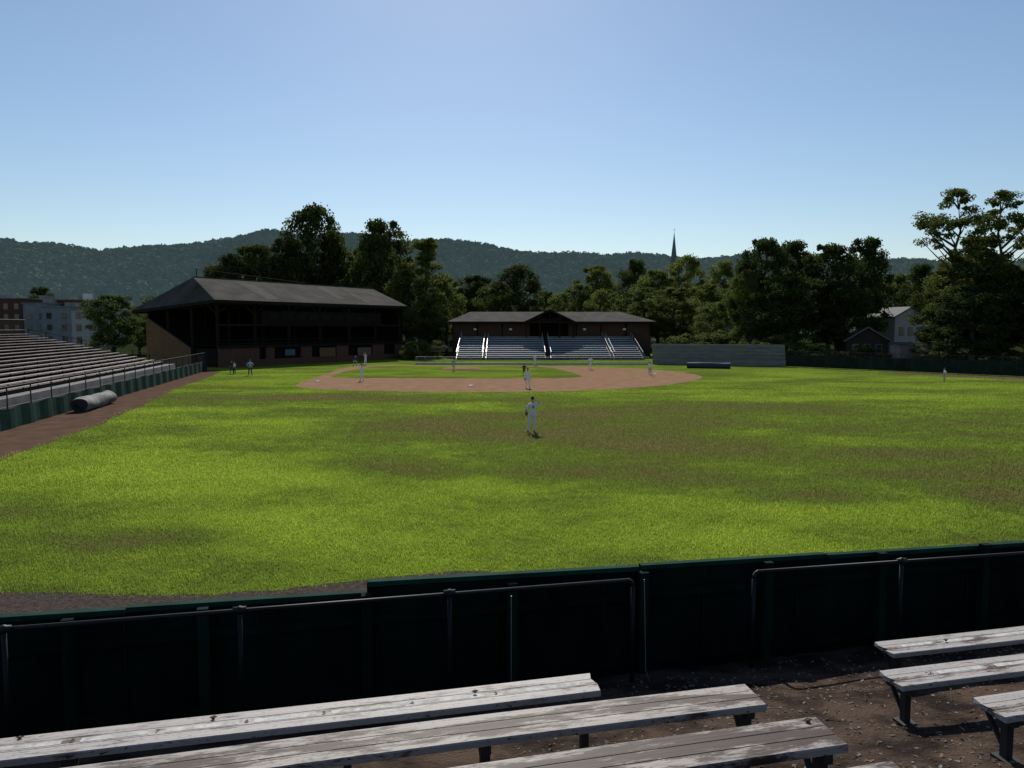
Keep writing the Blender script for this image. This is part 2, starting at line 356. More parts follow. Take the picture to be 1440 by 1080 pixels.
nC=26000; cx=np.random.uniform(-1500,1500,nC); cy=700+815*np.random.rand(nC)**.55
cz=hz(cx,cy); R=np.random.uniform(3.2,6.6,nC)
K=13
d=np.random.normal(size=(nC,K,3)); d/=np.linalg.norm(d,axis=2)[:,:,None]; d[:,:,2]=np.abs(d[:,:,2])*1.25-.15
P=np.stack([cx,cy,cz+4+np.random.uniform(-2,3,nC)],1)[:,None,:]+d*R[:,None,None]
nrm=d+np.random.normal(size=d.shape)*.25; nrm/=np.linalg.norm(nrm,axis=2)[:,:,None]
a=np.cross(nrm,np.random.normal(size=d.shape)); a/=np.linalg.norm(a,axis=2)[:,:,None]; bb=np.cross(nrm,a)
s=(R[:,None,None]*np.random.uniform(.5,.9,(nC,K,1)))
Vt=np.stack([P-a*s,P+bb*s*.8+a*s*.2,P+a*s*.9-bb*s*.5],2).reshape(-1,3,3)
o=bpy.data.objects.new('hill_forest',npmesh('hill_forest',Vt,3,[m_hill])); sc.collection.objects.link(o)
# ---------------------------------------------------------------- grandstand
m_shing=M('shingles',(.085,.078,.068),(.045,.041,.036),.35,(1,1,1),bump=.5,bscale=6,spec=.05,rough=1)
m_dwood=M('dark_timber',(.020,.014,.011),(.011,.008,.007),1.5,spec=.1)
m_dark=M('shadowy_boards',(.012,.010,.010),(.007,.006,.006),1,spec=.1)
m_brown=M('brown_boards',(.19,.105,.055),(.125,.068,.037),1.2,(1,1,4),spec=.1)
m_brick=M('red_brick',(.13,.062,.043),(.075,.038,.028),3,(1,1,3),spec=.1)
m_bsign=M('blue_panel',(.06,.10,.16),(.07,.12,.18),2)
m_tanp=M('tan_panel',(.16,.12,.09),(.11,.08,.065),2)
ga=Vector((.566,.824,0)).normalized(); gb=Vector((-ga.y,ga.x,0)); gC=Vector((-40,100,0))
def GS(s,t,z): return gC+ga*s+gb*t+Vector((0,0,z))
gs=empty('grandstand')
L=38
b=MB()
fl,fr,bl,br=GS(0,0,9.2),GS(L,0,9.2),GS(0,21,8.0),GS(L+.5,19,8.0); al,ar=GS(3,9.5,12.7),GS(L+.5,9,12.5)
th=Vector((0,0,-.3))
for q in [(fl,fr,ar,al),(br,bl,al,ar),(bl,fl,al),(fr,br,ar)]:
    b.poly(q,0); b.poly([p+th for p in reversed(q)],1)
for p,q in((fl,fr),(fr,br),(br,bl),(bl,fl)): b.poly([p+th*1.5,q+th*1.5,q,p],1)
b.cyl(al,ar,.14,.14,6,0)
for s0,s1,t0,t1 in((9,11.5,.1,.8),(24,26,.25,.9),(29,30.5,.1,.6)):
    def rp(s,t): 
        A=fl.lerp(fr,s/L);B=al.lerp(ar,(s-3)/(L-2.5)); return A.lerp(B,t)+Vector((0,0,.03))
    b.poly([rp(s0,t0),rp(s1,t0),rp(s1,t1),rp(s0,t1)],2)
m_sh2=M('new_shingles',(.11,.102,.09),(.07,.065,.058),.5,spec=.05,rough=1)
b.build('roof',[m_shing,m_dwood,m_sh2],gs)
b=MB()
for i in range(7):
    s=1+i*(L-2)/6
    for t in(1,7,13,18): b.beam(GS(s,t,0),GS(s,t,9.1 if t<14 else 8.1),.35,.35,0)
    b.beam(GS(s,1,8.6),GS(s,18,8.1),.25,.35,0)
    b.beam(GS(s,1,7.3),GS(s,3.5,8.7),.2,.2,0); 
    if i<6: b.beam(GS(s,1,7.2),GS(s+1.6,1,8.6),.16,.16,0)
    b.beam(GS(s,1,7.2),GS(s-1.6 if i else s,1,8.6),.16,.16,0)
b.beam(GS(1,1,8.85),GS(L-1,1,8.85),.4,.5,0); b.beam(GS(1,.8,5.8),GS(L-1,.8,5.8),.15,.3,0)
b.beam(GS(.9,.7,3.7),GS(L-1,.7,3.7),.08,.1,0); b.beam(GS(.9,.7,3.2),GS(L-1,.7,3.2),.08,.1,0)
b.build('columns_and_beams',[m_dwood],gs)
b=MB()
b.poly([GS(1,18.3,0),GS(L,18.3,0),GS(L,18.3,8.3),GS(1,18.3,8.3)],0)
b.poly([GS(L-.5,0.8,0),GS(L-.5,18,0),GS(L-.5,18,8.2),GS(L-.5,5,9.4),GS(L-.5,.8,9)],0)
for k in range(12):
    t=6+k; z=2.5+k*.37; b.beam(GS(1.2,t+.5,z-.3),GS(L-1,t+.5,z-.3),1,.6,0)
    b.beam(GS(1.2,t+.4,z+.35),GS(L-1,t+.4,z+.35),.4,.06,1)
b.beam(GS(1,3.3,1.25),GS(L-1,3.3,1.25),5.2,2.5,0)
for k in range(5): b.beam(GS(1.2,1.6+k,2.9),GS(L-1,1.6+k,2.9),.45,.08,1)
b.beam(GS(8,1.6,6.9),GS(L-6,1.6,6.9),2.0,1.9,0)
for i in range(9): 
    s=9+i*2.5; b.beam(GS(s,.56,7),GS(s+1.7,.56,7),.05,.9,1)
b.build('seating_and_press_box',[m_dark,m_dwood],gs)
b=MB()
b.poly([GS(.7,7,0),GS(.7,18.4,0),GS(.7,18.4,6.8),GS(.7,17.4,6.8),GS(.7,7,2.7)],0)
b.poly([GS(.9,7,0),GS(.9,18.4,0),GS(.9,18.4,6.8),GS(.9,17.4,6.8),GS(.9,7,2.7)][::-1],0)
b.beam(GS(.66,7,2.75),GS(.66,17.4,6.85),.25,.18,1)
b.build('side_wall',[m_brown,m_dwood],gs)
b=MB()
segs=[(0.6,7),(8.2,9.6),(14.5,16.5),(21.5,24),(29.5,32.2),(35,37.6)]
for s0,s1 in segs: b.beam(GS(s0,.3,1.3),GS(s1,.3,1.3),.4,2.6,0)
b.beam(GS(.6,.25,2.75),GS(L-.4,.25,2.75),.7,.32,1)
b.beam(GS(7,.3,.45),GS(L-.4,.3,.45),.25,.9,0)
b.poly([GS(1,.9,0),GS(L-1,.9,0),GS(L-1,.9,2.6),GS(1,.9,2.6)],2)
b.build('brick_base',[m_brick,m_dwood,m_dark],gs)
b=MB(); b.beam(GS(11.4,.0,1.75),GS(13.2,.0,1.75),.06,.9,0); b.beam(GS(11.8,-.04,1.75),GS(12.8,-.04,1.75),.03,.3,2); b.beam(GS(18,.06,1.6),GS(21.2,.06,1.6),.06,1.4,1); b.beam(GS(26,.06,1.5),GS(29.0,.06,1.5),.06,1.3,2); b.build('wall_panels',[m_bsign,m_brown,m_tanp],gs)
def chain(b,p,q,z0,z1,sp,wr,mat=0):
    d=(q-p); Ln=d.length; d.normalize(); H=z1-z0; nn=int(Ln/sp)
    for i in range(-int(H/sp),nn+1):
        for sg in(1,-1):
            s0=i*sp if sg==1 else i*sp+H
            s1=s0+H*sg; za=z0; zb=z1
            lo,hi=0,1
            t0=(0-s0)/(s1-s0); t1=(Ln-s0)/(s1-s0)
            if t0>t1: t0,t1=t1,t0
            lo=max(lo,t0);hi=min(hi,t1)
            if hi-lo<.01: continue
            a=p+d*(s0+(s1-s0)*lo)+Vector((0,0,za+(zb-za)*lo)); c=p+d*(s0+(s1-s0)*hi)+Vector((0,0,za+(zb-za)*hi))
            dd=(c-a).normalized(); nrm=d.cross(Vector((0,0,1))); wv=dd.cross(nrm)*wr
            b.poly([a-wv,a+wv,c+wv,c-wv],mat)
b=MB()
pa,pb,pc=At(276,378,112),At(430,398,140),At(560,404,150)
for p in(pa,pb,pc): b.cyl((p.x,p.y,0),p,.1,.07,6)
b.cyl(pa,pb,.035,n=4);b.cyl(pb,pc,.03,n=4)
b.build('safety_net_poles',[m_post])
# ---------------------------------------------------------------- seating block opposite
m_alum=M('aluminium_seats',(.46,.53,.61),(.36,.42,.50),2,rough=.45,metal=.3,spec=.5)
m_bwall=M('brown_wall',(.085,.045,.032),(.055,.032,.024),1,(1,1,3),spec=.1)
m_conc=M('concrete',(.26,.25,.24),(.17,.165,.16),.8,spec=.1)
xl,xr=At(628,452,136.5).x,At(925,452,136.5).x; xc=At(773,452,136).x
gb2=empty('covered_bleacher_building')
b=MB()
Yf,Yb,Yr=136.3,150,143
zE=At(700,452.5,Yf).z; zR=At(700,438.5,Yr).z
P=[Vector((xl,Yf,zE)),Vector((xr,Yf,zE)),Vector((xr,Yb,zE)),Vector((xl,Yb,zE)),Vector((xl+4,Yr,zR)),Vector((xr-6,Yr,zR))]
b.poly([P[0],P[1],P[5],P[4]],2); b.poly([P[2],P[3],P[4],P[5]],2); b.poly([P[3],P[0],P[4]],2); b.poly([P[1],P[2],P[5]],2); b.poly([P[3]-Vector((0,0,.05)),P[2]-Vector((0,0,.05)),P[1]-Vector((0,0,.05)),P[0]-Vector((0,0,.05))],1)
b.box(((xl+xr)/2,Yf-.05,zE-.12),(xr-xl,.08,.35),0,1)
gw=4.7; gz=zR+.25
for sx in(-1,1):
    q=[Vector((xc+sx*(gw+.5),Yf-1.6,zE-.3)),Vector((xc,Yf-1.6,gz)),Vector((xc,Yr+.5,gz)),Vector((xc+sx*(gw+.5),Yf+1.5,zE-.3))]
    b.poly(q,0); b.poly([p-Vector((0,0,.22)) for p in q],1)
    b.beam(q[0]+Vector((0,-.05,-.1)),q[1]+Vector((0,-.05,-.1)),.1,.35,1)
b.build('roof',[m_shing,m_dwood,m_sh2],gb2)
b=MB()
wl,wr=xl+1,xr-1; zw=At(700,473,138).z
for x0,x1 in((wl,xc-3.6),(xc+3.6,wr)): b.box(((x0+x1)/2,138.4,(zE)/2),(x1-x0,.3,zE-.12),0,0)
b.box(((wl+wr)/2,149,zE/2),(wr-wl,.3,zE-.12),0,0)
for x in(wl,wr): b.box((x,143.7,zE/2),(.3,10.2,zE-.12),0,0)
b.box((xc,140.5,zw/2),(7.1,.2,zw),0,0)
b.build('walls',[m_bwall],gb2)
b=MB()
for x in(xc-4.3,xc-1.8,xc+1.8,xc+4.3): b.beam((x,Yf-1.2,zw-.2),(x,Yf-1.2,zE+ (.0 if abs(x-xc)>3 else 1.2)),.22,.22)
b.beam((xc-4.6,Yf-1.25,zE-.1),(xc+4.6,Yf-1.25,zE-.1),.18,.28)
b.beam((xc,Yf-1.25,zE),(xc,Yf-1.25,gz-.2),.18,.2)
for sx in(-1,1):
    b.beam((xc,Yf-1.27,zE),(xc+sx*2.2,Yf-1.27,zE+.75),.14,.16); b.beam((xc+sx*4.3,Yf-1.27,zE-1.2),(xc+sx*3.1,Yf-1.27,zE-.1),.14,.14)
n=8
for i in range(n+1):
    x=wl+(wr-wl)*i/n
    if abs(x-xc)>4.5: b.box((x,138.15,(zw+zE)/2),(.22,.2,zE-zw-.05))
b.build('timber_frame',[m_dwood],gb2)
b=MB()
for px in(668,718,822,878):
    p=At(px,463,138.1); b.box((p.x,138.13,p.z),(.8,.1,.55),0,0); b.box((p.x,138.07,p.z),(.55,.06,.35),0,1)
b.build('wall_lights_and_vents',[m_dwood,m_white],gb2)
bl2=empty('metal_bleachers')
secs=[(643,679),(684,766),(774,857),(862,901)]
zt=At(700,474,136.8).z; NR=11; y0,y1=124.5,136.8; z0=.75
b=MB();fr_=MB()
for a,c in secs:
    xa,xb=At(a,500,126).x,At(c,500,126).x
    for k in range(NR):
        t=k/(NR-1); y=y0+(y1-y0)*t; z=z0+(zt-z0)*t
        b.box(((xa+xb)/2,y,z),(xb-xa,.42,.07),0,0)
        b.box(((xa+xb)/2,y-.62,z-.34),(xb-xa,.42,.05),0,0)
        b.box(((xa+xb)/2,y+.24,z-.22),(xb-xa,.04,.30),0,1)
    for x in(xa,xb):
        fr_.beam((x,y0-.8,.35),(x,y1,zt),.08,.12,0)
        fr_.beam((x,y0-.8,1.35),(x,y1,zt+.95),.05,.05,0)
        for k in range(7):
            t=k/6; fr_.beam((x,y0+(y1-y0)*t,z0+(zt-z0)*t-.1),(x,y0+(y1-y0)*t,z0+(zt-z0)*t+.8),.05,.05,0)
xa,xb=At(641,500,126).x,At(903,500,126).x
m_dust=M('understructure',(.06,.065,.07),(.04,.04,.045),1,spec=.1)
b.build('seats',[m_alum,m_dust],bl2)
fr_.build('frame_and_rails',[m_steel],bl2)
b=MB(); 
for a,c in((679,684),(766,774),(857,862)):
    xm0,xm1=At(a,500,126).x,At(c,500,126).x
    for k in range(NR*2):
        t=k/(NR*2-1); b.box(((xm0+xm1)/2,y0+(y1-y0)*t,z0+(zt-z0)*t-.45),(xm1-xm0-.2,.45,.12),0,0)
b.poly([(xa,y0,0),(xb,y0,0),(xb,y1+1,zt-.6),(xa,y1+1,zt-.6)],1)
for x in(xa-.1,xb+.1): b.poly([(x,y0-.6,0),(x,y1+1,0),(x,y1+1,zt+.4),(x,y0-.6,.9)],1)
b.build('stairs_and_sides',[m_dsteel,m_dust],bl2)
b=MB(); p0,p1=G(585,512.5),G(912,513); p0.z=p1.z=0
b.beam(p0+Vector((0,0,.12)),p1+Vector((0,0,.12)),.15,.24,0)
for i in range(26):
    p=p0.lerp(p1,i/25); b.beam(p,p+Vector((0,0,1.15)),.05,.05,1)
b.beam(p0+Vector((0,0,1.15)),p1+Vector((0,0,1.15)),.05,.05,1)
chain(b,p0,p1,.26,1.13,.35,.008,1)
b.build('backstop_fence',[m_pale0:=M('kick_board',(.42,.42,.41),(.3,.3,.3),2),m_steel])
m_wall=M('block_wall',(.20,.20,.19),(.14,.135,.13),.7,(1,1,5),spec=.05)
b=MB(); p0,p1=G(918,512),G(1105,515.5)
for k in range(6):
    z=.25+k*.5; off=Vector((0,.12*k,0)); b.beam(p0+off+Vector((0,0,z)),p1+off*1+Vector((0,0,z)),.5,.475,0)
b.build('block_wall',[m_wall])
b=MB(); q0,q1=p1.copy(),G(1440,530); q2=q1+(q1-q0)*1.0; m_wind=M('green_windscreen',(.02,.035,.025),(.012,.02,.016),1,spec=.05)
for i in range(40):
    p=q0.lerp(q2,i/39); b.cyl(p,p+Vector((0,0,2.2)),.035,n=6,mat=1)
b.beam(q0+Vector((0,0,.85)),q2+Vector((0,0,.85)),.03,1.6,0); b.cyl(q0+Vector((0,0,2.2)),q2+Vector((0,0,2.2)),.03,n=6,mat=1)
chain(b,q0,q2,1.65,2.2,.22,.006,1)
b.build('outfield_fence',[m_wind,m_dsteel])
# small maintenance shed behind the fence
b=MB(); p=At(1272,505,118); b.box((p.x,p.y,1.3),(3.4,2.4,2.6),.15,0); b.add([(p.x-2,p.y-1.5,2.62),(p.x+2,p.y-1.3,2.62),(p.x+2,p.y+1.4,3.1),(p.x-2,p.y+1.3,3.1)],[(0,1,2,3)],1); b.box((p.x-.6,p.y-1.22,1.05),(.95,.06,2.0),.15,1); b.build('equipment_shed',[m_pale1:=M('shed_board',(.30,.27,.24),(.22,.2,.18),2),m_dust])
T('bush',1150,488,90,118,'shrub'); T('bush',1215,486,70,120,'shrub');T('bush',1325,482,80,112,'shrub');T('bush',1400,482,100,108,'shrub');T('bush',1045,478,60,125,'shrub');T('bush',960,470,90,128,'shrub')
T('bush',1010,465,90,140,'shrub');T('bush',1100,470,110,126,'shrub')
def roll(b,pa,dd,Ln,r,n=18,mat=0,amp=.05,ends=0):
    ns=int(Ln/.4); vs=[]; sd=Vector((dd.y,-dd.x,0))
    for i in range(ns+1):
        r0=r*(1+amp*math.sin(i*.9)+(.02 if i%3 else -.03))
        for j in range(n):
            th_=2*math.pi*j/n; rr_=r0*(1+.07*math.sin(3*th_+i*.6)); x=math.cos(th_)*rr_*1.1; z=max(.0,math.sin(th_)*rr_+r*.94)
            vs.append(pa+dd*(i*Ln/ns)+sd*x+Vector((0,0,z)))
    b.add(vs,[(i*n+j,i*n+(j+1)%n,(i+1)*n+(j+1)%n,(i+1)*n+j) for i in range(ns) for j in range(n)],mat)
    b.poly(vs[:n],ends); b.poly(vs[-n:],ends)
m_navy=M('navy_cover',(.04,.05,.075),(.03,.036,.055),2,rough=.8)
b=MB(); pa=G(966,517.5); pb=G(1027,518.5)
roll(b,pa,(pb-pa).normalized(),(pb-pa).length,.40,14,0,.02); b.build('rolled_field_cover',[m_navy],smooth=True)
# ---------------------------------------------------------------- houses and town
m_glass=M('window_glass',(.03,.035,.04),(.02,.02,.025),1,rough=.15,spec=.6)
m_trim=M('painted_trim',(.22,.21,.2),(.16,.15,.14),3)
def house(name,px,Y,wpx,eave,peak,wall,roof,depth=9,storeys=2,rot=0):
    root=empty(name); c=At(px,460,Y); W=wpx/F*Y; ze=At(px,eave,Y).z; zp=At(px,peak,Y).z
    R=Matrix.Rotation(rot,4,'Z'); 
    def X(x,y,z): return Vector((c.x,c.y+depth/2,0))+R@Vector((x,y,z))
    b=MB(); h=W/2
    b.poly([X(-h,-depth/2,0),X(h,-depth/2,0),X(h,-depth/2,ze),X(0,-depth/2,zp-.1),X(-h,-depth/2,ze)])
    b.poly([X(-h,depth/2,0),X(h,depth/2,0),X(h,depth/2,ze),X(0,depth/2,zp-.1),X(-h,depth/2,ze)][::-1])
    for s in(-1,1): b.poly([X(s*h,-depth/2,0),X(s*h,depth/2,0),X(s*h,depth/2,ze),X(s*h,-depth/2,ze)])
    b.build('walls',[wall],root)
    b=MB()
    for s in(-1,1):
        sl=(zp-ze)/h; q=[X(s*(h+.4),-depth/2-.4,ze-.4*sl),X(0,-depth/2-.4,zp),X(0,depth/2+.4,zp),X(s*(h+.4),depth/2+.4,ze-.4*sl)]
        b.poly(q); b.poly([p-Vector((0,0,.2)) for p in q][::-1]); b.beam(q[0],q[1],.08,.2,1)
    b.box(X(h*.4,1,zp-.1),(.7,.7,1.6),rot,2)
    b.build('roof',[roof,m_trim,m_brick],root)
    b=MB()
    for st in range(storeys):
        z=1.8+st*2.9
        for k in(-.55,0,.55):
            if z+1<ze+.3:
                b.box(X(k*h,-depth/2-.03,z),(1.05,.06,1.6),rot,0); b.box(X(k*h,-depth/2-.07,z),(.8,.04,1.35),rot,1); b.box(X(k*h,-depth/2-.10,z),(.8,.03,.06),rot,0)
    b.build('windows',[m_trim,m_glass],root)
m_beige=M('beige_siding',(.42,.39,.35),(.32,.30,.27),1,(1,1,6)); m_dred=M('dark_siding',(.055,.038,.034),(.04,.028,.025),1,(1,1,6)); m_dgr=M('roof_grey',(.10,.10,.105),(.07,.07,.07),1)
house('clapboard_house',1274,140,50,444,431,m_beige,m_dgr,rot=.2,storeys=3)
house('small_house',1228,128,56,478,460,m_dred,m_dgr,rot=-.2)
house('brown_house',1312,146,50,468,446,m_dred,m_dgr,rot=.1)
house('white_house',615,165,60,462,446,m_beige,m_dgr,rot=.1)
house('grey_house',1050,160,60,458,444,m_beige,m_dgr,rot=-.1)
m_pale=M('pale_wall',(.26,.27,.29),(.19,.20,.21),.6); m_pale2=M('light_wall',(.5,.5,.5),(.4,.4,.4),.6)
def block(name,px0,px1,top,Y,wall,depth=18):
    root=empty(name); a=At(px0,top,Y);c=At(px1,top,Y); z=a.z; W=c.x-a.x
    b=MB(); b.box(((a.x+c.x)/2,Y+depth/2,z/2),(W,depth,z)); b.build('walls',[wall],root)
    b=MB(); b.box(((a.x+c.x)/2,Y+depth/2,z+.15),(W+.6,depth+.6,.3)); b.box(((a.x+c.x)/2+W*.15,Y+6,z+.9),(3,3,1.2)); b.build('roof',[m_conc],root)
    b=MB(); n=max(2,int(W/3.2))
    for i in range(n):
        for zz in np.arange(2,z-1.2,3.4):
            x=a.x+W*(i+.5)/n; b.box((x,Y-.05,zz),(1.4,.1,1.7),0,0); b.box((x,Y-.03,zz-.95),(1.7,.14,.14),0,1)
    b.build('windows',[m_glass,m_conc],root)
block('brick_building',-90,30,420,238,m_brick); block('warehouse',32,66,427,225,m_pale); block('store_building',72,122,422,232,m_brick); block('white_building',40,54,421,247,m_pale2); block('shop_building',58,100,432,215,m_pale); block('office_building',100,140,436,205,m_beige)
b=MB(); p=At(124,414,200); b.cyl((p.x,200,0),(p.x,200,p.z),.15,n=6,mat=1); b.box((p.x,199.8,p.z-.6),(2.6,.3,1.6),0,0); b.build('pole_sign',[m_white,m_steel])
root=empty('church'); b=MB(); c=At(946,460,300); zt_=At(946,327,300).z; zb_=At(946,368,300).z
m_slate=M('slate',(.10,.11,.13),(.07,.08,.09),1,haze_glow=(.006,.01,.014))  # slate glows a little to imitate haze at this distance
b.cyl((c.x,300,zb_-2),(c.x,300,zt_),1.55,.06,8); b.cyl((c.x,300,zt_-.1),(c.x,300,zt_+1.6),.05,.05,6); b.box((c.x,300,zt_+1.1),(.7,.08,.1)); b.build('spire',[m_slate],root)
b=MB(); b.box((c.x,300,(zb_-2)/2),(4.2,4.2,zb_-2)); b.box((c.x,311,6),(12,18,12)); b.build('tower_and_nave',[m_pale],root)
b=MB(); b.add([(c.x-6.4,302,12),(c.x+6.4,302,12),(c.x,302,18),(c.x-6.4,320.5,12),(c.x+6.4,320.5,12),(c.x,320.5,18)],[(0,1,2),(5,4,3),(0,2,5,3),(2,1,4,5)]); b.build('nave_roof',[m_slate],root)
# ---------------------------------------------------------------- left bleachers and fence
f0,f1=G(0,607),G(291,521); fd=(f1-f0).normalized(); fn=Vector((-fd.y,fd.x,0))
fA=f0-fd*26
FL=(f1-fA).length
m_lwood=M('weathered_bench',(.46,.40,.37),(.26,.20,.18),1.2,(1,.4,1))
m_gmesh=M('green_mesh',(.010,.045,.034),(.007,.026,.02),1.5,rough=.9,spec=.05)
fe=empty('foul_line_fence')
b=MB()
for i in range(int(FL/3)+1):
    p=fA+fd*i*3; b.cyl(p,p+Vector((0,0,2.3)),.04,n=6)
for z in(1.2,2.3): b.cyl(fA+Vector((0,0,z)),f1+Vector((0,0,z)),.025,n=5)
b.build('posts_and_rails',[m_dsteel],fe)
b=MB(); chain(b,fA,f1,1.15,2.28,.13,.004); b.build('chain_link',[m_dsteel],fe)
b=MB(); k=int(FL/.5)
for i in range(k):
    a=fA+fd*(i*.5)-fn*(.07+.05*math.sin(i*1.3));c=fA+fd*((i+1)*.5)-fn*(.07+.05*math.sin((i+1)*1.3))
    t0=1.15+.05*math.sin(i*.9);t1=1.15+.05*math.sin((i+1)*.9)
    b.poly([a-fn*.05,c-fn*.05,c+Vector((0,0,t1)),a+Vector((0,0,t0))])
b.build('windscreen',[m_gmesh],fe)
lb=empty('wooden_bleachers')
bs=fA-fd*6; be=f1-fd*9
NR=16; b=MB(); u=MB(); dp=13.5
for k in range(NR):
    t=k/(NR-1); o_=fn*(3.2+dp*t); z=1.55+(4.75-1.55)*t
    b.beam(bs+o_+Vector((0,0,z)),be+o_+Vector((0,0,z)),.32,.05)
    u.beam(bs+o_-fn*.45+Vector((0,0,z-.42)),be+o_-fn*.45+Vector((0,0,z-.42)),.5,.06,1)
    u.beam(bs+o_+fn*.2+Vector((0,0,z-.28)),be+o_+fn*.2+Vector((0,0,z-.28)),.03,.3)
b.build('seats',[m_lwood],lb)
Ltot=(be-bs).length
for i in range(int(Ltot/2.4)+1):
    p=bs+fd*i*2.4
    for k in range(0,NR,1):
        t=k/(NR-1); z=1.55+3.2*t; u.beam(p+fn*(3.2+dp*t)+Vector((0,0,z-.42)),p+fn*(3.2+dp*t)+Vector((0,0,z-.03)),.08,.05)
u.beam(be+fn*2.7+Vector((0,0,.9)),be+fn*16.7+Vector((0,0,4.3)),.12,.3)
u.beam(be+fn*2.7+Vector((0,0,2.1)),be+fn*16.7+Vector((0,0,5.3)),.06,.06)
for k in range(9): 
    t=k/8; q=be+fn*(2.7+14*t); u.beam(q,q+Vector((0,0,2.1+3.2*t)),.07,.07)
m_fboard=M('foot_boards',(.16,.13,.12),(.09,.07,.065),1.2)
u.build('framing',[m_dwood,m_fboard],lb)
b=MB(); b.beam(bs+fn*2.2+Vector((0,0,.65)),be+fn*2.2+Vector((0,0,.65)),.9,1.3); b.build('concrete_front',[m_conc],lb)
b=MB(); b.poly([bs+fn*2.75,be+fn*2.75,be+fn*17+Vector((0,0,3.9)),bs+fn*17+Vector((0,0,3.9))]); b.build('under_boards',[m_dust],lb)
b=MB()
q0=bs+fn*17; q1=be+fn*17
for i in range(int(Ltot/2.4)+1):
    p=q0+fd*i*2.4; b.cyl(p+Vector((0,0,0)),p+Vector((0,0,6.3)),.035,n=5)
for z in(5.2,6.3): b.cyl(q0+Vector((0,0,z)),q1+Vector((0,0,z)),.025,n=5)
chain(b,q0,q1,4.6,6.3,.2,.005)
b.build('back_rail',[m_dsteel],lb)
m_tarp=M('grey_tarp',(.17,.17,.17),(.08,.08,.08),2.0,rough=.8,bump=.6,bscale=5)
b=MB(); pa=G(101,580)+Vector((.5,0,0)); roll(b,pa,fd,5.9,.48,18,0,.06,1)
b.cyl(pa-fd*.15+Vector((0,0,.47)),pa+fd*.1+Vector((0,0,.47)),.16,n=10,mat=1)
b.build('rolled_tarp',[m_tarp,m_dsteel],smooth=True)
# ---------------------------------------------------------------- near fence, rails
FP=7.6
nf=empty('green_board_fence')
def zt_at(px,py): return onplane(px,py,FP)
L0,L1=zt_at(-160,881),zt_at(515,838); M0,M1=zt_at(516,822),zt_at(899,800); R0,R1=zt_at(901,799),zt_at(1440,765); R2=R1+(R1-R0)*.8
Lm=L0-(L1-L0)*.6
b=MB();c_=MB()
for p,q in((Lm,L1),(M0,M1),(R0,R2)):
    b.add([Vector((p.x,p.y,0)),Vector((q.x,q.y,0)),q,p]+[v+N*.05 for v in (Vector((p.x,p.y,0)),Vector((q.x,q.y,0)),q,p)],[(0,1,2,3),(7,6,5,4),(3,2,6,7),(0,3,7,4),(1,5,6,2)])
    d=(q-p); n=max(1,round(d.length/2.44))
    for i in range(n):
        a=p+d*(i/n); e=p+d*((i+1)/n)-d.normalized()*.012; dz=Vector((0,0,random.uniform(-.012,.012)))
        c_.beam(a+N*.02+dz+Vector((0,0,.012)),e+N*.02+dz+Vector((0,0,.012)),.085,.05)
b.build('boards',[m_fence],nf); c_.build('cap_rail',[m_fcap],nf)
b=MB()
gnd=lambda perp:5.5-(3.3+(perp-5.2)*.26)
for px in(-80,95,285,515,720,905,1080,1240,1385):
    p=onplane(px,870-px*.07,FP-.08); b.box((p.x,p.y,1.9),(.10,.09,1.75),TH,0)
for z in(1.75,2.5):
    b.beam(Vector((Lm.x,Lm.y,z))-N*.05,Vector((R2.x,R2.y,z))-N*.05,.05,.09,1)
b.build('posts_and_stringers',[m_post,m_fence],nf)
b=MB()
for i in range(-3,8):
    p=EN(i*1.22+.4,FP-.012,2.2); b.box(p,(.012,.02,1.1),TH,0)
for k in range(60):
    p=EN(random.uniform(-5,8),FP-.012,random.choice((1.8,2.2,2.6))+random.uniform(-.02,.02)); b.ball(p,(.006,.006,.006),1,6,4)
b.build('joints_and_bolts',[m_pipe,m_dsteel],nf)
b=MB(); RP=FP-.35
a0,a1=onplane(-150,897,RP),onplane(884,816,RP); r0,r1=onplane(1066,804,RP),onplane(1440,778,RP); r1=r1+(r1-r0)*1
def pipe(pts,r=.022):
    for i in range(len(pts)-1):
        b.cyl(pts[i],pts[i+1],r,n=10); b.ball(pts[i+1],r*1.02,0,10,6)
down=lambda p,g:Vector((p.x,p.y,g))
pipe([a0,a1,a1+E*.035+Vector((0,0,-.02)),a1+E*.05+Vector((0,0,-.07)),down(a1,gnd(RP))+E*.05])
pipe([r1,r0,r0-E*.035+Vector((0,0,-.02)),r0-E*.05+Vector((0,0,-.07)),down(r0,gnd(RP))-E*.05])
for px,py in((337,858),(632,834),(5,885),(1268,789)):
    p=onplane(px,py,RP); b.ball(p,.042,0,10,6); b.cyl(p-E*.06,p+E*.06,.034,n=10); b.cyl(p,down(p,gnd(RP)-.1),.022,n=10)
b.build('pipe_handrail',[m_pipe],smooth=True)
b=MB()
for x0,y0_,x1,y1_ in((719,838,719,985),(906,815,908,942),(908,942,918,972)):
    b.cyl(onplane(x0,y0_,RP-.1),onplane(x1,y1_,RP-.12),.005,n=6)
b.build('hanging_cable',[m_steel])
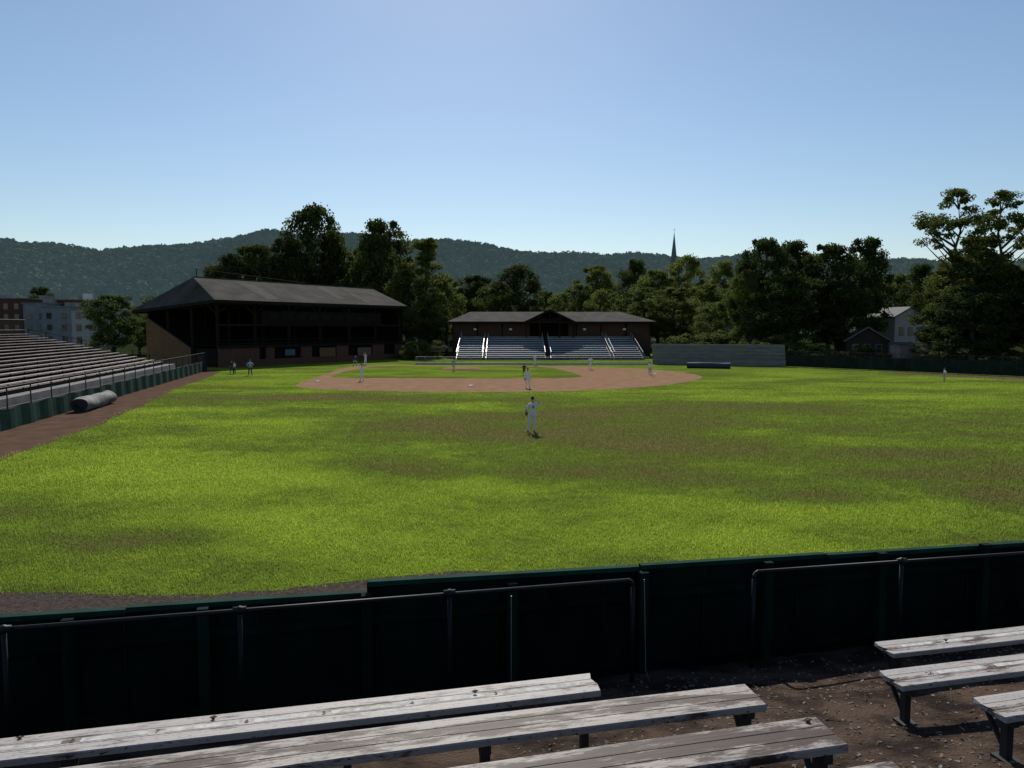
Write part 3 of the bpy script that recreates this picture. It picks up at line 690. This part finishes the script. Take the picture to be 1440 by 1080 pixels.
# ---------------------------------------------------------------- sloping terrace behind fence
b=MB(); nx,ny=130,90
import mathutils
def tz(a,p): return gnd(p)+.03*mathutils.noise.noise(Vector((a*1.5,p*1.5,0)))+.014*mathutils.noise.noise(Vector((a*6,p*6,3)))
vs=[EN(-12+i*26/nx,-3+j*(FP+3)/ny,tz(-12+i*26/nx,-3+j*(FP+3)/ny)) for j in range(ny+1) for i in range(nx+1)]
b.add(vs,[(j*(nx+1)+i,j*(nx+1)+i+1,(j+1)*(nx+1)+i+1,(j+1)*(nx+1)+i) for j in range(ny) for i in range(nx)])
b.build('terrace_ground',[m_pave],smooth=True)
random.seed(3)
b=MB()
for k in range(5200):
    a=random.uniform(1,9);p=random.uniform(2.4,7.3)
    z=tz(a,p)+.006
    c=EN(a,p,z); s=random.uniform(.006,.026); t=random.uniform(0,6.28)
    u1=Vector((math.cos(t),math.sin(t),random.uniform(-.3,.5)))*s; u2=Vector((-math.sin(t),math.cos(t),random.uniform(-.2,.5)))*s*.6
    b.add([c-u1,c+u2,c+u1,c-u2+Vector((0,0,s*.4))],[(0,1,2,3)],k%3)
for k in range(120):
    a=random.uniform(1.5,8);p=random.uniform(2.6,7); c=EN(a,p,tz(a,p)+.008); t=random.uniform(0,6.28); l=random.uniform(.05,.2)
    b.cyl(c,c+Vector((math.cos(t)*l,math.sin(t)*l,.01)),.004,.002,5,2)
m_l1=M('dry_leaf',(.20,.12,.06),(.12,.07,.035),20);m_l2=M('pebble',(.2,.18,.16),(.12,.11,.1),20);m_l3=M('dark_leaf',(.05,.035,.02),(.03,.02,.015),20)
b.build('leaf_litter',[m_l1,m_l2,m_l3])
# ---------------------------------------------------------------- near benches
def bench_mat(name,peel,c_paint,c_wood,wear=.3):
    m,nt,bs_,o=newmat(name)
    tc=nd(nt,'ShaderNodeTexCoord'); vec=tc.outputs['Object']
    n=nd(nt,'ShaderNodeSeparateXYZ'); nt.links.new(vec,n.inputs[0])
    ab=nd(nt,'ShaderNodeMath',operation='ABSOLUTE'); nt.links.new(n.outputs[1],ab.inputs[0])
    ml=nd(nt,'ShaderNodeMath',operation='MULTIPLY'); nt.links.new(ab.outputs[0],ml.inputs[0]); ml.inputs[1].default_value=-wear*1.4
    mp=nd(nt,'ShaderNodeMapping'); mp.inputs['Scale'].default_value=(.30,1.6,1); nt.links.new(vec,mp.inputs[0])
    ns=nd(nt,'ShaderNodeTexNoise'); ns.inputs['Scale'].default_value=4.5; ns.inputs['Detail'].default_value=12; ns.inputs['Roughness'].default_value=.78; nt.links.new(mp.outputs[0],ns.inputs[0])
    ad=nd(nt,'ShaderNodeMath',operation='ADD'); nt.links.new(ns.outputs[0],ad.inputs[0]); nt.links.new(ml.outputs[0],ad.inputs[1])
    mr=nd(nt,'ShaderNodeMapRange'); mr.inputs[1].default_value=peel-.035; mr.inputs[2].default_value=peel+.035; nt.links.new(ad.outputs[0],mr.inputs[0]); f1=mr.outputs[0]
    f2=noise_fac(nt,5,(.1,9,1),detail=6,lo=.3,hi=.7,vec=vec)
    paint=mixc(nt,f2,c_paint,tuple(x*.68 for x in c_paint)); wood=mixc(nt,f2,c_wood,tuple(x*.5 for x in c_wood))
    col=mixc(nt,f1,paint,wood)
    f3=noise_fac(nt,60,(.35,2.2,1),detail=3,lo=.60,hi=.68,vec=vec)
    col=mixc(nt,f3,col,(.05,.04,.03))
    nt.links.new(col,bs_.inputs['Base Color']); bs_.inputs['Roughness'].default_value=.6; bs_.inputs['Specular IOR Level'].default_value=.25
    bp=nd(nt,'ShaderNodeBump'); bp.inputs['Strength'].default_value=.7; bp.inputs['Distance'].default_value=.004
    nt.links.new(noise_fac(nt,9,(.08,9,1),lo=0,hi=1,vec=vec),bp.inputs['Height']); nt.links.new(bp.outputs[0],bs_.inputs['Normal'])
    return m
m_b1=bench_mat('bench_grey_paint',.53,(.44,.41,.385),(.14,.10,.075))
m_b2=bench_mat('bench_worn',.45,(.40,.36,.33),(.085,.055,.042),.5)
m_b3=bench_mat('bench_bare',.405,(.38,.34,.31),(.062,.038,.031),.5)
m_num=M('number_paint',(.06,.055,.05),(.12,.11,.10),60,lo=.4,hi=.6)
m_bwh=M('bench_stripe',(.58,.57,.55),(.33,.31,.29),14,(1,1,1))
def bench(endpx,D,side,mat,W=.285,Ln=9,nums=(),stripe=False):
    z=5.5-D; p=G(endpx[0],endpx[1],z); root=empty('bleacher_bench'); root.location=p; root.rotation_euler=(0,0,TH)
    th=.042; b=MB()
    prof=[(-W/2,-th),(W/2,-th),(W/2,-.007),(W/2-.007,0),(.047,0),(.045,-.004),(.042,-.004),(.040,0),(-.040,0),(-.042,-.004),(-.045,-.004),(-.047,0),(-W/2+.007,0),(-W/2,-.007)]
    n=len(prof); K=60; vs=[]
    for i in range(K+1):
        x=side*Ln*i/K; sag=.006*math.sin(x*1.1+D*7); wob=.004*math.sin(x*.7+D)
        for y,zz in prof: vs.append((x+(.012*math.sin(y*40+D) if i==0 else 0),y+wob,zz+sag))
    fs=[]
    for i in range(K):
        for j in range(n):
            q=(i*n+j,i*n+(j+1)%n,(i+1)*n+(j+1)%n,(i+1)*n+j); fs.append(q if side<0 else q[::-1])
    fs+=[tuple(range(n)),tuple(range(K*n+n-1,K*n-1,-1))]
    b.add(vs,fs); b.build('seat',[mat],root)
    b=MB(); g=lambda y:gnd((p+N*y).dot(N))-z
    for i in range(6):
        x=side*(.10+i*1.7)
        b.box((x,0,-th-.027),(.05,W*.92,.05)); 
        b.box((x,-W*.22,(-th-.05+g(-W*.22)-.1)/2),(.055,.055,abs(g(-W*.22)-.1+th+.05)))
        b.beam((x,W*.36,-th-.05),(x,-W*.2,-.30),.03,.02)
        b.box((x,-W*.22,g(-W*.22)+.012),(.13,.13,.02))
    b.build('legs',[m_dsteel],root)
    if stripe:
        b=MB(); 
        for x0,x1 in stripe:
            k=max(1,int((x1-x0)/.15))
            for i in range(k):
                xa_,xb_=side*(x0+(x1-x0)*i/k),side*(x0+(x1-x0)*(i+1)/k)
                sg=lambda x:.006*math.sin(x*1.1+D*7)+.0015
                b.poly([(xa_,-.026,sg(xa_)),(xb_,-.026,sg(xb_)),(xb_,.022,sg(xb_)),(xa_,.022,sg(xa_))])
        b.build('painted_stripe',[m_bwh],root)
    for tx,xx in nums:
        cu=bpy.data.curves.new('seat_number','FONT'); cu.body=tx; cu.size=.062; cu.align_x='CENTER'; cu.align_y='CENTER'; cu.extrude=.0005
        o=bpy.data.objects.new('seat_number',cu); sc.collection.objects.link(o); o.parent=root; o.location=(xx,.0,.006*math.sin(xx*1.1+D*7)+.002); o.data.materials.append(m_num)
    return root
bench((836,958),2.625,-1,m_b1,nums=[('3',-.75),('4',-1.35),('5',-1.95),('6',-2.45),('7',-3.0),('8',-3.5)],stripe=[(.12,.70),(.80,1.30),(1.40,1.90),(2.0,2.40),(2.5,2.95),(3.05,3.45),(3.56,4.4)])
bench((1061,975),2.375,-1,m_b2)
bench((1167,1028),2.125,-1,m_b3)
bench((1285,1098),1.875,-1,m_b3)
bench((1243,911),3.125,1,m_b1,stripe=[(.2,.55),(.69,1.05),(1.2,3)],nums=[('22',.62),('21',1.12)])
bench((1252,955),2.875,1,m_b1,stripe=[(.46,.9),(1.04,3)],nums=[('24',.38),('23',.97)])
bench((1390,994),2.625,1,m_b1)
bench((1560,1060),2.375,1,m_b2)
b=MB()
for px,py,D in((28,1040,2.625),(1136,1017,2.125),(668,975,2.625),(300,1012,2.625),(1330,902,3.125)):
    c=G(px,py,5.5-D)+Vector((0,0,.012)); 
    b.ball(c,(.014,.011,.010),0,8,5)
    b.add([c+Vector((-.03,0,.002)),c+Vector((0,.012,.012)),c+Vector((.03,.004,.006)),c+Vector((0,-.012,0))],[(0,1,2,3)],0)
b.build('fallen_leaf',[m_l1])
# ---------------------------------------------------------------- people
def cm(name,c): return M(name,c,tuple(x*.85 for x in c),6)
c_skin=cm('skin',(.42,.24,.17)); c_wh=cm('white_uniform',(.70,.70,.72)); c_gr=cm('grey_uniform',(.38,.38,.40)); c_blk=cm('black_cloth',(.012,.012,.015)); c_nav=cm('navy_cloth',(.02,.03,.09)); c_red=cm('red_cloth',(.45,.03,.03)); c_lb=cm('light_blue_cloth',(.22,.46,.68)); c_brn=cm('leather',(.12,.06,.03)); c_shoe=cm('shoe',(.02,.02,.02)); c_hair=cm('hair',(.03,.02,.015)); c_pink=cm('pink_cloth',(.6,.3,.32))
def V3(*a): return Vector(a)
def person(name,px,py,top,face,shirt,pants,cap,pose='stand',glove=None,number=None,sleeve='short',Hs=None,seed=0,bag=False):
    rnd=random.Random(seed); loc=G(px,py)
    Hh=(At(px,top,loc.y).z) if Hs is None else Hs; sc_=Hh/1.84
    J=dict(pel=V3(0,0,.97),sp=V3(0,.01,1.14),ch=V3(0,.0,1.34),nk=V3(0,.0,1.50),hd=V3(0,-.015,1.60))
    for s,k in((1,'L'),(-1,'R')):
        J['s'+k]=V3(.175*s,.01,1.43);J['e'+k]=V3(.25*s,.03,1.16);J['w'+k]=V3(.26*s,-.06,.93);J['h'+k]=V3(.265*s,-.09,.85)
        J['p'+k]=V3(.095*s,0,.92);J['k'+k]=V3(.14*s,-.03,.50);J['a'+k]=V3(.17*s,.02,.09);J['t'+k]=V3(.20*s,-.15,.045)
    if pose=='salute':
        J['eR']=V3(-.42,-.08,1.40);J['wR']=V3(-.22,-.16,1.60);J['hR']=V3(-.13,-.15,1.66)
        J['eL']=V3(.36,.02,1.18);J['wL']=V3(.30,-.14,1.04);J['hL']=V3(.27,-.20,.99)
        J['kL']=V3(.19,-.04,.50);J['aL']=V3(.22,.06,.09);J['tL']=V3(.27,-.11,.045)
        J['kR']=V3(-.10,-.03,.50);J['aR']=V3(-.08,-.03,.09);J['tR']=V3(-.11,-.20,.045)
    if pose=='crouch':
        J['pel']=V3(0,.18,.78);J['sp']=V3(0,.10,.92);J['ch']=V3(0,-.06,1.08);J['nk']=V3(0,-.16,1.20);J['hd']=V3(0,-.22,1.29)
        for s,k in((1,'L'),(-1,'R')):
            J['p'+k]=V3(.11*s,.16,.74);J['k'+k]=V3(.24*s,-.12,.47);J['a'+k]=V3(.27*s,.06,.09);J['t'+k]=V3(.31*s,-.12,.045)
            J['s'+k]=V3(.18*s,-.08,1.15);J['e'+k]=V3(.27*s,-.10,.86);J['w'+k]=V3(.23*s,-.27,.66);J['h'+k]=V3(.21*s,-.31,.58)
    if pose=='armsup':
        for s,k in((1,'L'),(-1,'R')): J['e'+k]=V3(.33*s,-.05,1.55);J['w'+k]=V3(.15*s,-.10,1.76);J['h'+k]=V3(.08*s,-.11,1.83)
    if pose=='walk':
        J['kL']=V3(.10,-.18,.52);J['aL']=V3(.11,-.24,.10);J['tL']=V3(.12,-.42,.06);J['kR']=V3(-.10,.05,.50);J['aR']=V3(-.11,.30,.13);J['tR']=V3(-.12,.18,.04)
        J['wL']=V3(.26,.12,.95);J['hL']=V3(.27,.14,.87);J['wR']=V3(-.25,-.22,1.02);J['hR']=V3(-.25,-.29,.97)
    if pose=='hips':
        for s,k in((1,'L'),(-1,'R')): J['e'+k]=V3(.38*s,.08,1.2);J['w'+k]=V3(.22*s,-.02,1.02);J['h'+k]=V3(.16*s,-.08,1.0)
    RAD=dict(pel=.15,sp=.135,ch=.155,nk=.065,hd=.058)
    for k in'LR': RAD.update({'s'+k:.075,'e'+k:.05,'w'+k:.034,'h'+k:.036,'p'+k:.105,'k'+k:.07,'a'+k:.05,'t'+k:.042})
    names=list(J); idx={n:i for i,n in enumerate(names)}; vs=[J[n] for n in names]; rad=[RAD[n] for n in names]
    ed=[('pel','sp',0),('sp','ch',0),('ch','nk',0),('nk','hd',2)]
    for k in'LR': ed+=[('ch','s'+k,0),('s'+k,'e'+k,0),('e'+k,'w'+k,2 if sleeve=='short' else 0),('w'+k,'h'+k,2),('pel','p'+k,1),('p'+k,'k'+k,1),('k'+k,'a'+k,1),('a'+k,'t'+k,3)]
    edges=[(idx[a],idx[c]) for a,c,_ in ed]; lab=[l for *_,l in ed]
    for s,k in((1,'L'),(-1,'R')):
        h=J['h'+k];d=(h-J['w'+k]).normalized(); side=d.cross(V3(1,0,0)); side=side.normalized() if side.length>.1 else V3(0,1,0)
        curl=side.cross(d).normalized()*s
        for o_,ln in((-.030,.058),(-.010,.075),(.011,.07),(.030,.055)):
            i0=len(vs); vs+= [h+side*o_+d*.03,h+side*o_*1.1+d*(.03+ln*.5)+curl*.008,h+side*o_*1.1+d*(.03+ln*.9)+curl*.03]; rad+=[.011,.009,.008]
            edges+=[(idx['h'+k],i0),(i0,i0+1),(i0+1,i0+2)]; lab+=[2]*3
        i0=len(vs); vs+=[h-side*.045-d*.015+curl*.01,h-side*.062+d*.03+curl*.02]; rad+=[.012,.009]; edges+=[(idx['h'+k],i0),(i0,i0+1)]; lab+=[2]*2
    me=bpy.data.meshes.new('tmp'); me.from_pydata(vs,edges,[]); ob=bpy.data.objects.new('tmp',me); sc.collection.objects.link(ob)
    md=ob.modifiers.new('s','SKIN'); md.use_smooth_shade=True; sb=ob.modifiers.new('u','SUBSURF'); sb.levels=1; sb.render_levels=1
    sv=ob.data.skin_vertices[0].data
    for i,r in enumerate(rad): sv[i].radius=(r,r); sv[i].use_root=(i==0)
    for n_ in('pel','sp','ch'): sv[idx[n_]].radius=(RAD[n_]*1.12,RAD[n_]*.78)
    dg=bpy.context.evaluated_depsgraph_get(); dg.update(); m2=bpy.data.meshes.new_from_object(ob.evaluated_get(dg)); bpy.data.objects.remove(ob)
    segs=[(vs[a],vs[c],l) for (a,c),l in zip(edges,lab)]
    def near(p):
        best=9;bl=0
        for a,c,l in segs:
            ac=c-a;t=max(0,min(1,(p-a).dot(ac)/ac.length_squared)); dd=(a+ac*t-p).length
            if dd<best: best=dd;bl=l
        return bl
    b=MB(); b.v=[tuple(v.co) for v in m2.vertices]; b.f=[tuple(p.vertices) for p in m2.polygons]
    for p in m2.polygons:
        c=p.center; l=near(c); 
        if l==0 and c.z<J['pel'].z+.03 and abs(c.x)<.2 and pose!='crouch': l=1
        b.m.append(l)
    hc=J['hd']+V3(0,-.012,.10)
    b.ball(hc,(.078,.097,.122),2,16,12); b.ball(hc+V3(0,.012,.005),(.082,.095,.118),4,14,8,-.1)
    b.ball(hc+V3(0,-.10,-.012),(.014,.02,.02),2,8,6); b.ball(hc+V3(0,-.088,-.06),(.026,.010,.007),5,8,5)
    for s in(1,-1):
        b.ball(hc+V3(.08*s,.01,-.012),(.012,.022,.032),2,8,6); b.ball(hc+V3(.03*s,-.088,.012),(.012,.008,.008),6,8,5)
    b.ball(hc+V3(0,0,.035),(.088,.107,.105),5,16,6,0)
    b.ball(hc+V3(0,-.115,.042),(.066,.075,.012),5,14,4)
    if glove:
        gk=J['h'+glove]; b.ball(gk+V3(0,-.02,-.03),(.075,.10,.11),7,12,8)
        for j in range(4): b.ball(gk+V3(0,-.08+.045*j,-.12),(.03,.025,.06),7,8,6)
    o=b.build(name,[shirt,pants,c_skin,c_shoe,c_hair,cap,c_blk,c_brn],smooth=True)
    o.location=loc; o.scale=(sc_,)*3; o.rotation_euler=(0,0,face)
    if number:
        cu=bpy.data.curves.new('jersey_number','FONT'); cu.body=number; cu.size=.27; cu.align_x='CENTER'; cu.align_y='CENTER'; cu.extrude=.004
        t=bpy.data.objects.new('jersey_number',cu); sc.collection.objects.link(t); t.parent=o; t.location=(0,.155,1.30); t.rotation_euler=(math.pi/2,0,math.pi); cu.materials.append(c_nav)
    return o
PI=math.pi
person('center_fielder',749,608,557,PI+.15,c_wh,c_wh,c_nav,'salute',glove='L',number='4',seed=1)
person('base_player',742,546,517,PI-.3,c_wh,c_wh,c_red,'stand',glove='L',sleeve='long')
person('umpire',737,528,511,PI,c_blk,c_blk,c_blk,'hips',sleeve='long')
person('infielder',509,536,511.5,PI+.5,c_wh,c_wh,c_red,'armsup')
person('batter',514,514,496,-.6,c_wh,c_wh,c_nav,'armsup')
person('catcher',499,514,502,.8,c_nav,c_gr,c_nav,'crouch',Hs=1.8)
person('coach',352,528,505,.4,c_lb,c_nav,c_nav,'hips')
person('bench_player',326,525.5,507,.9,c_blk,c_nav,c_blk,'walk')
person('bench_player',330,526,508,-.6,c_wh,c_nav,c_nav,'stand')
person('bench_player',366,513,500,.2,c_pink,c_gr,c_nav,'stand',Hs=1.75)
person('infielder',638,522,503,PI,c_gr,c_gr,c_nav,'walk')
person('pitcher',752,514.5,501,PI-.4,c_wh,c_wh,c_nav,'stand',glove='L',Hs=1.8)
person('infielder',830,520,503,PI+.4,c_wh,c_wh,c_red,'hips',Hs=1.8)
person('first_base_coach',914,528,509,PI-.8,c_wh,c_gr,c_nav,'stand')
person('outfielder',1328,537,517,PI+.7,c_wh,c_gr,c_nav,'hips')
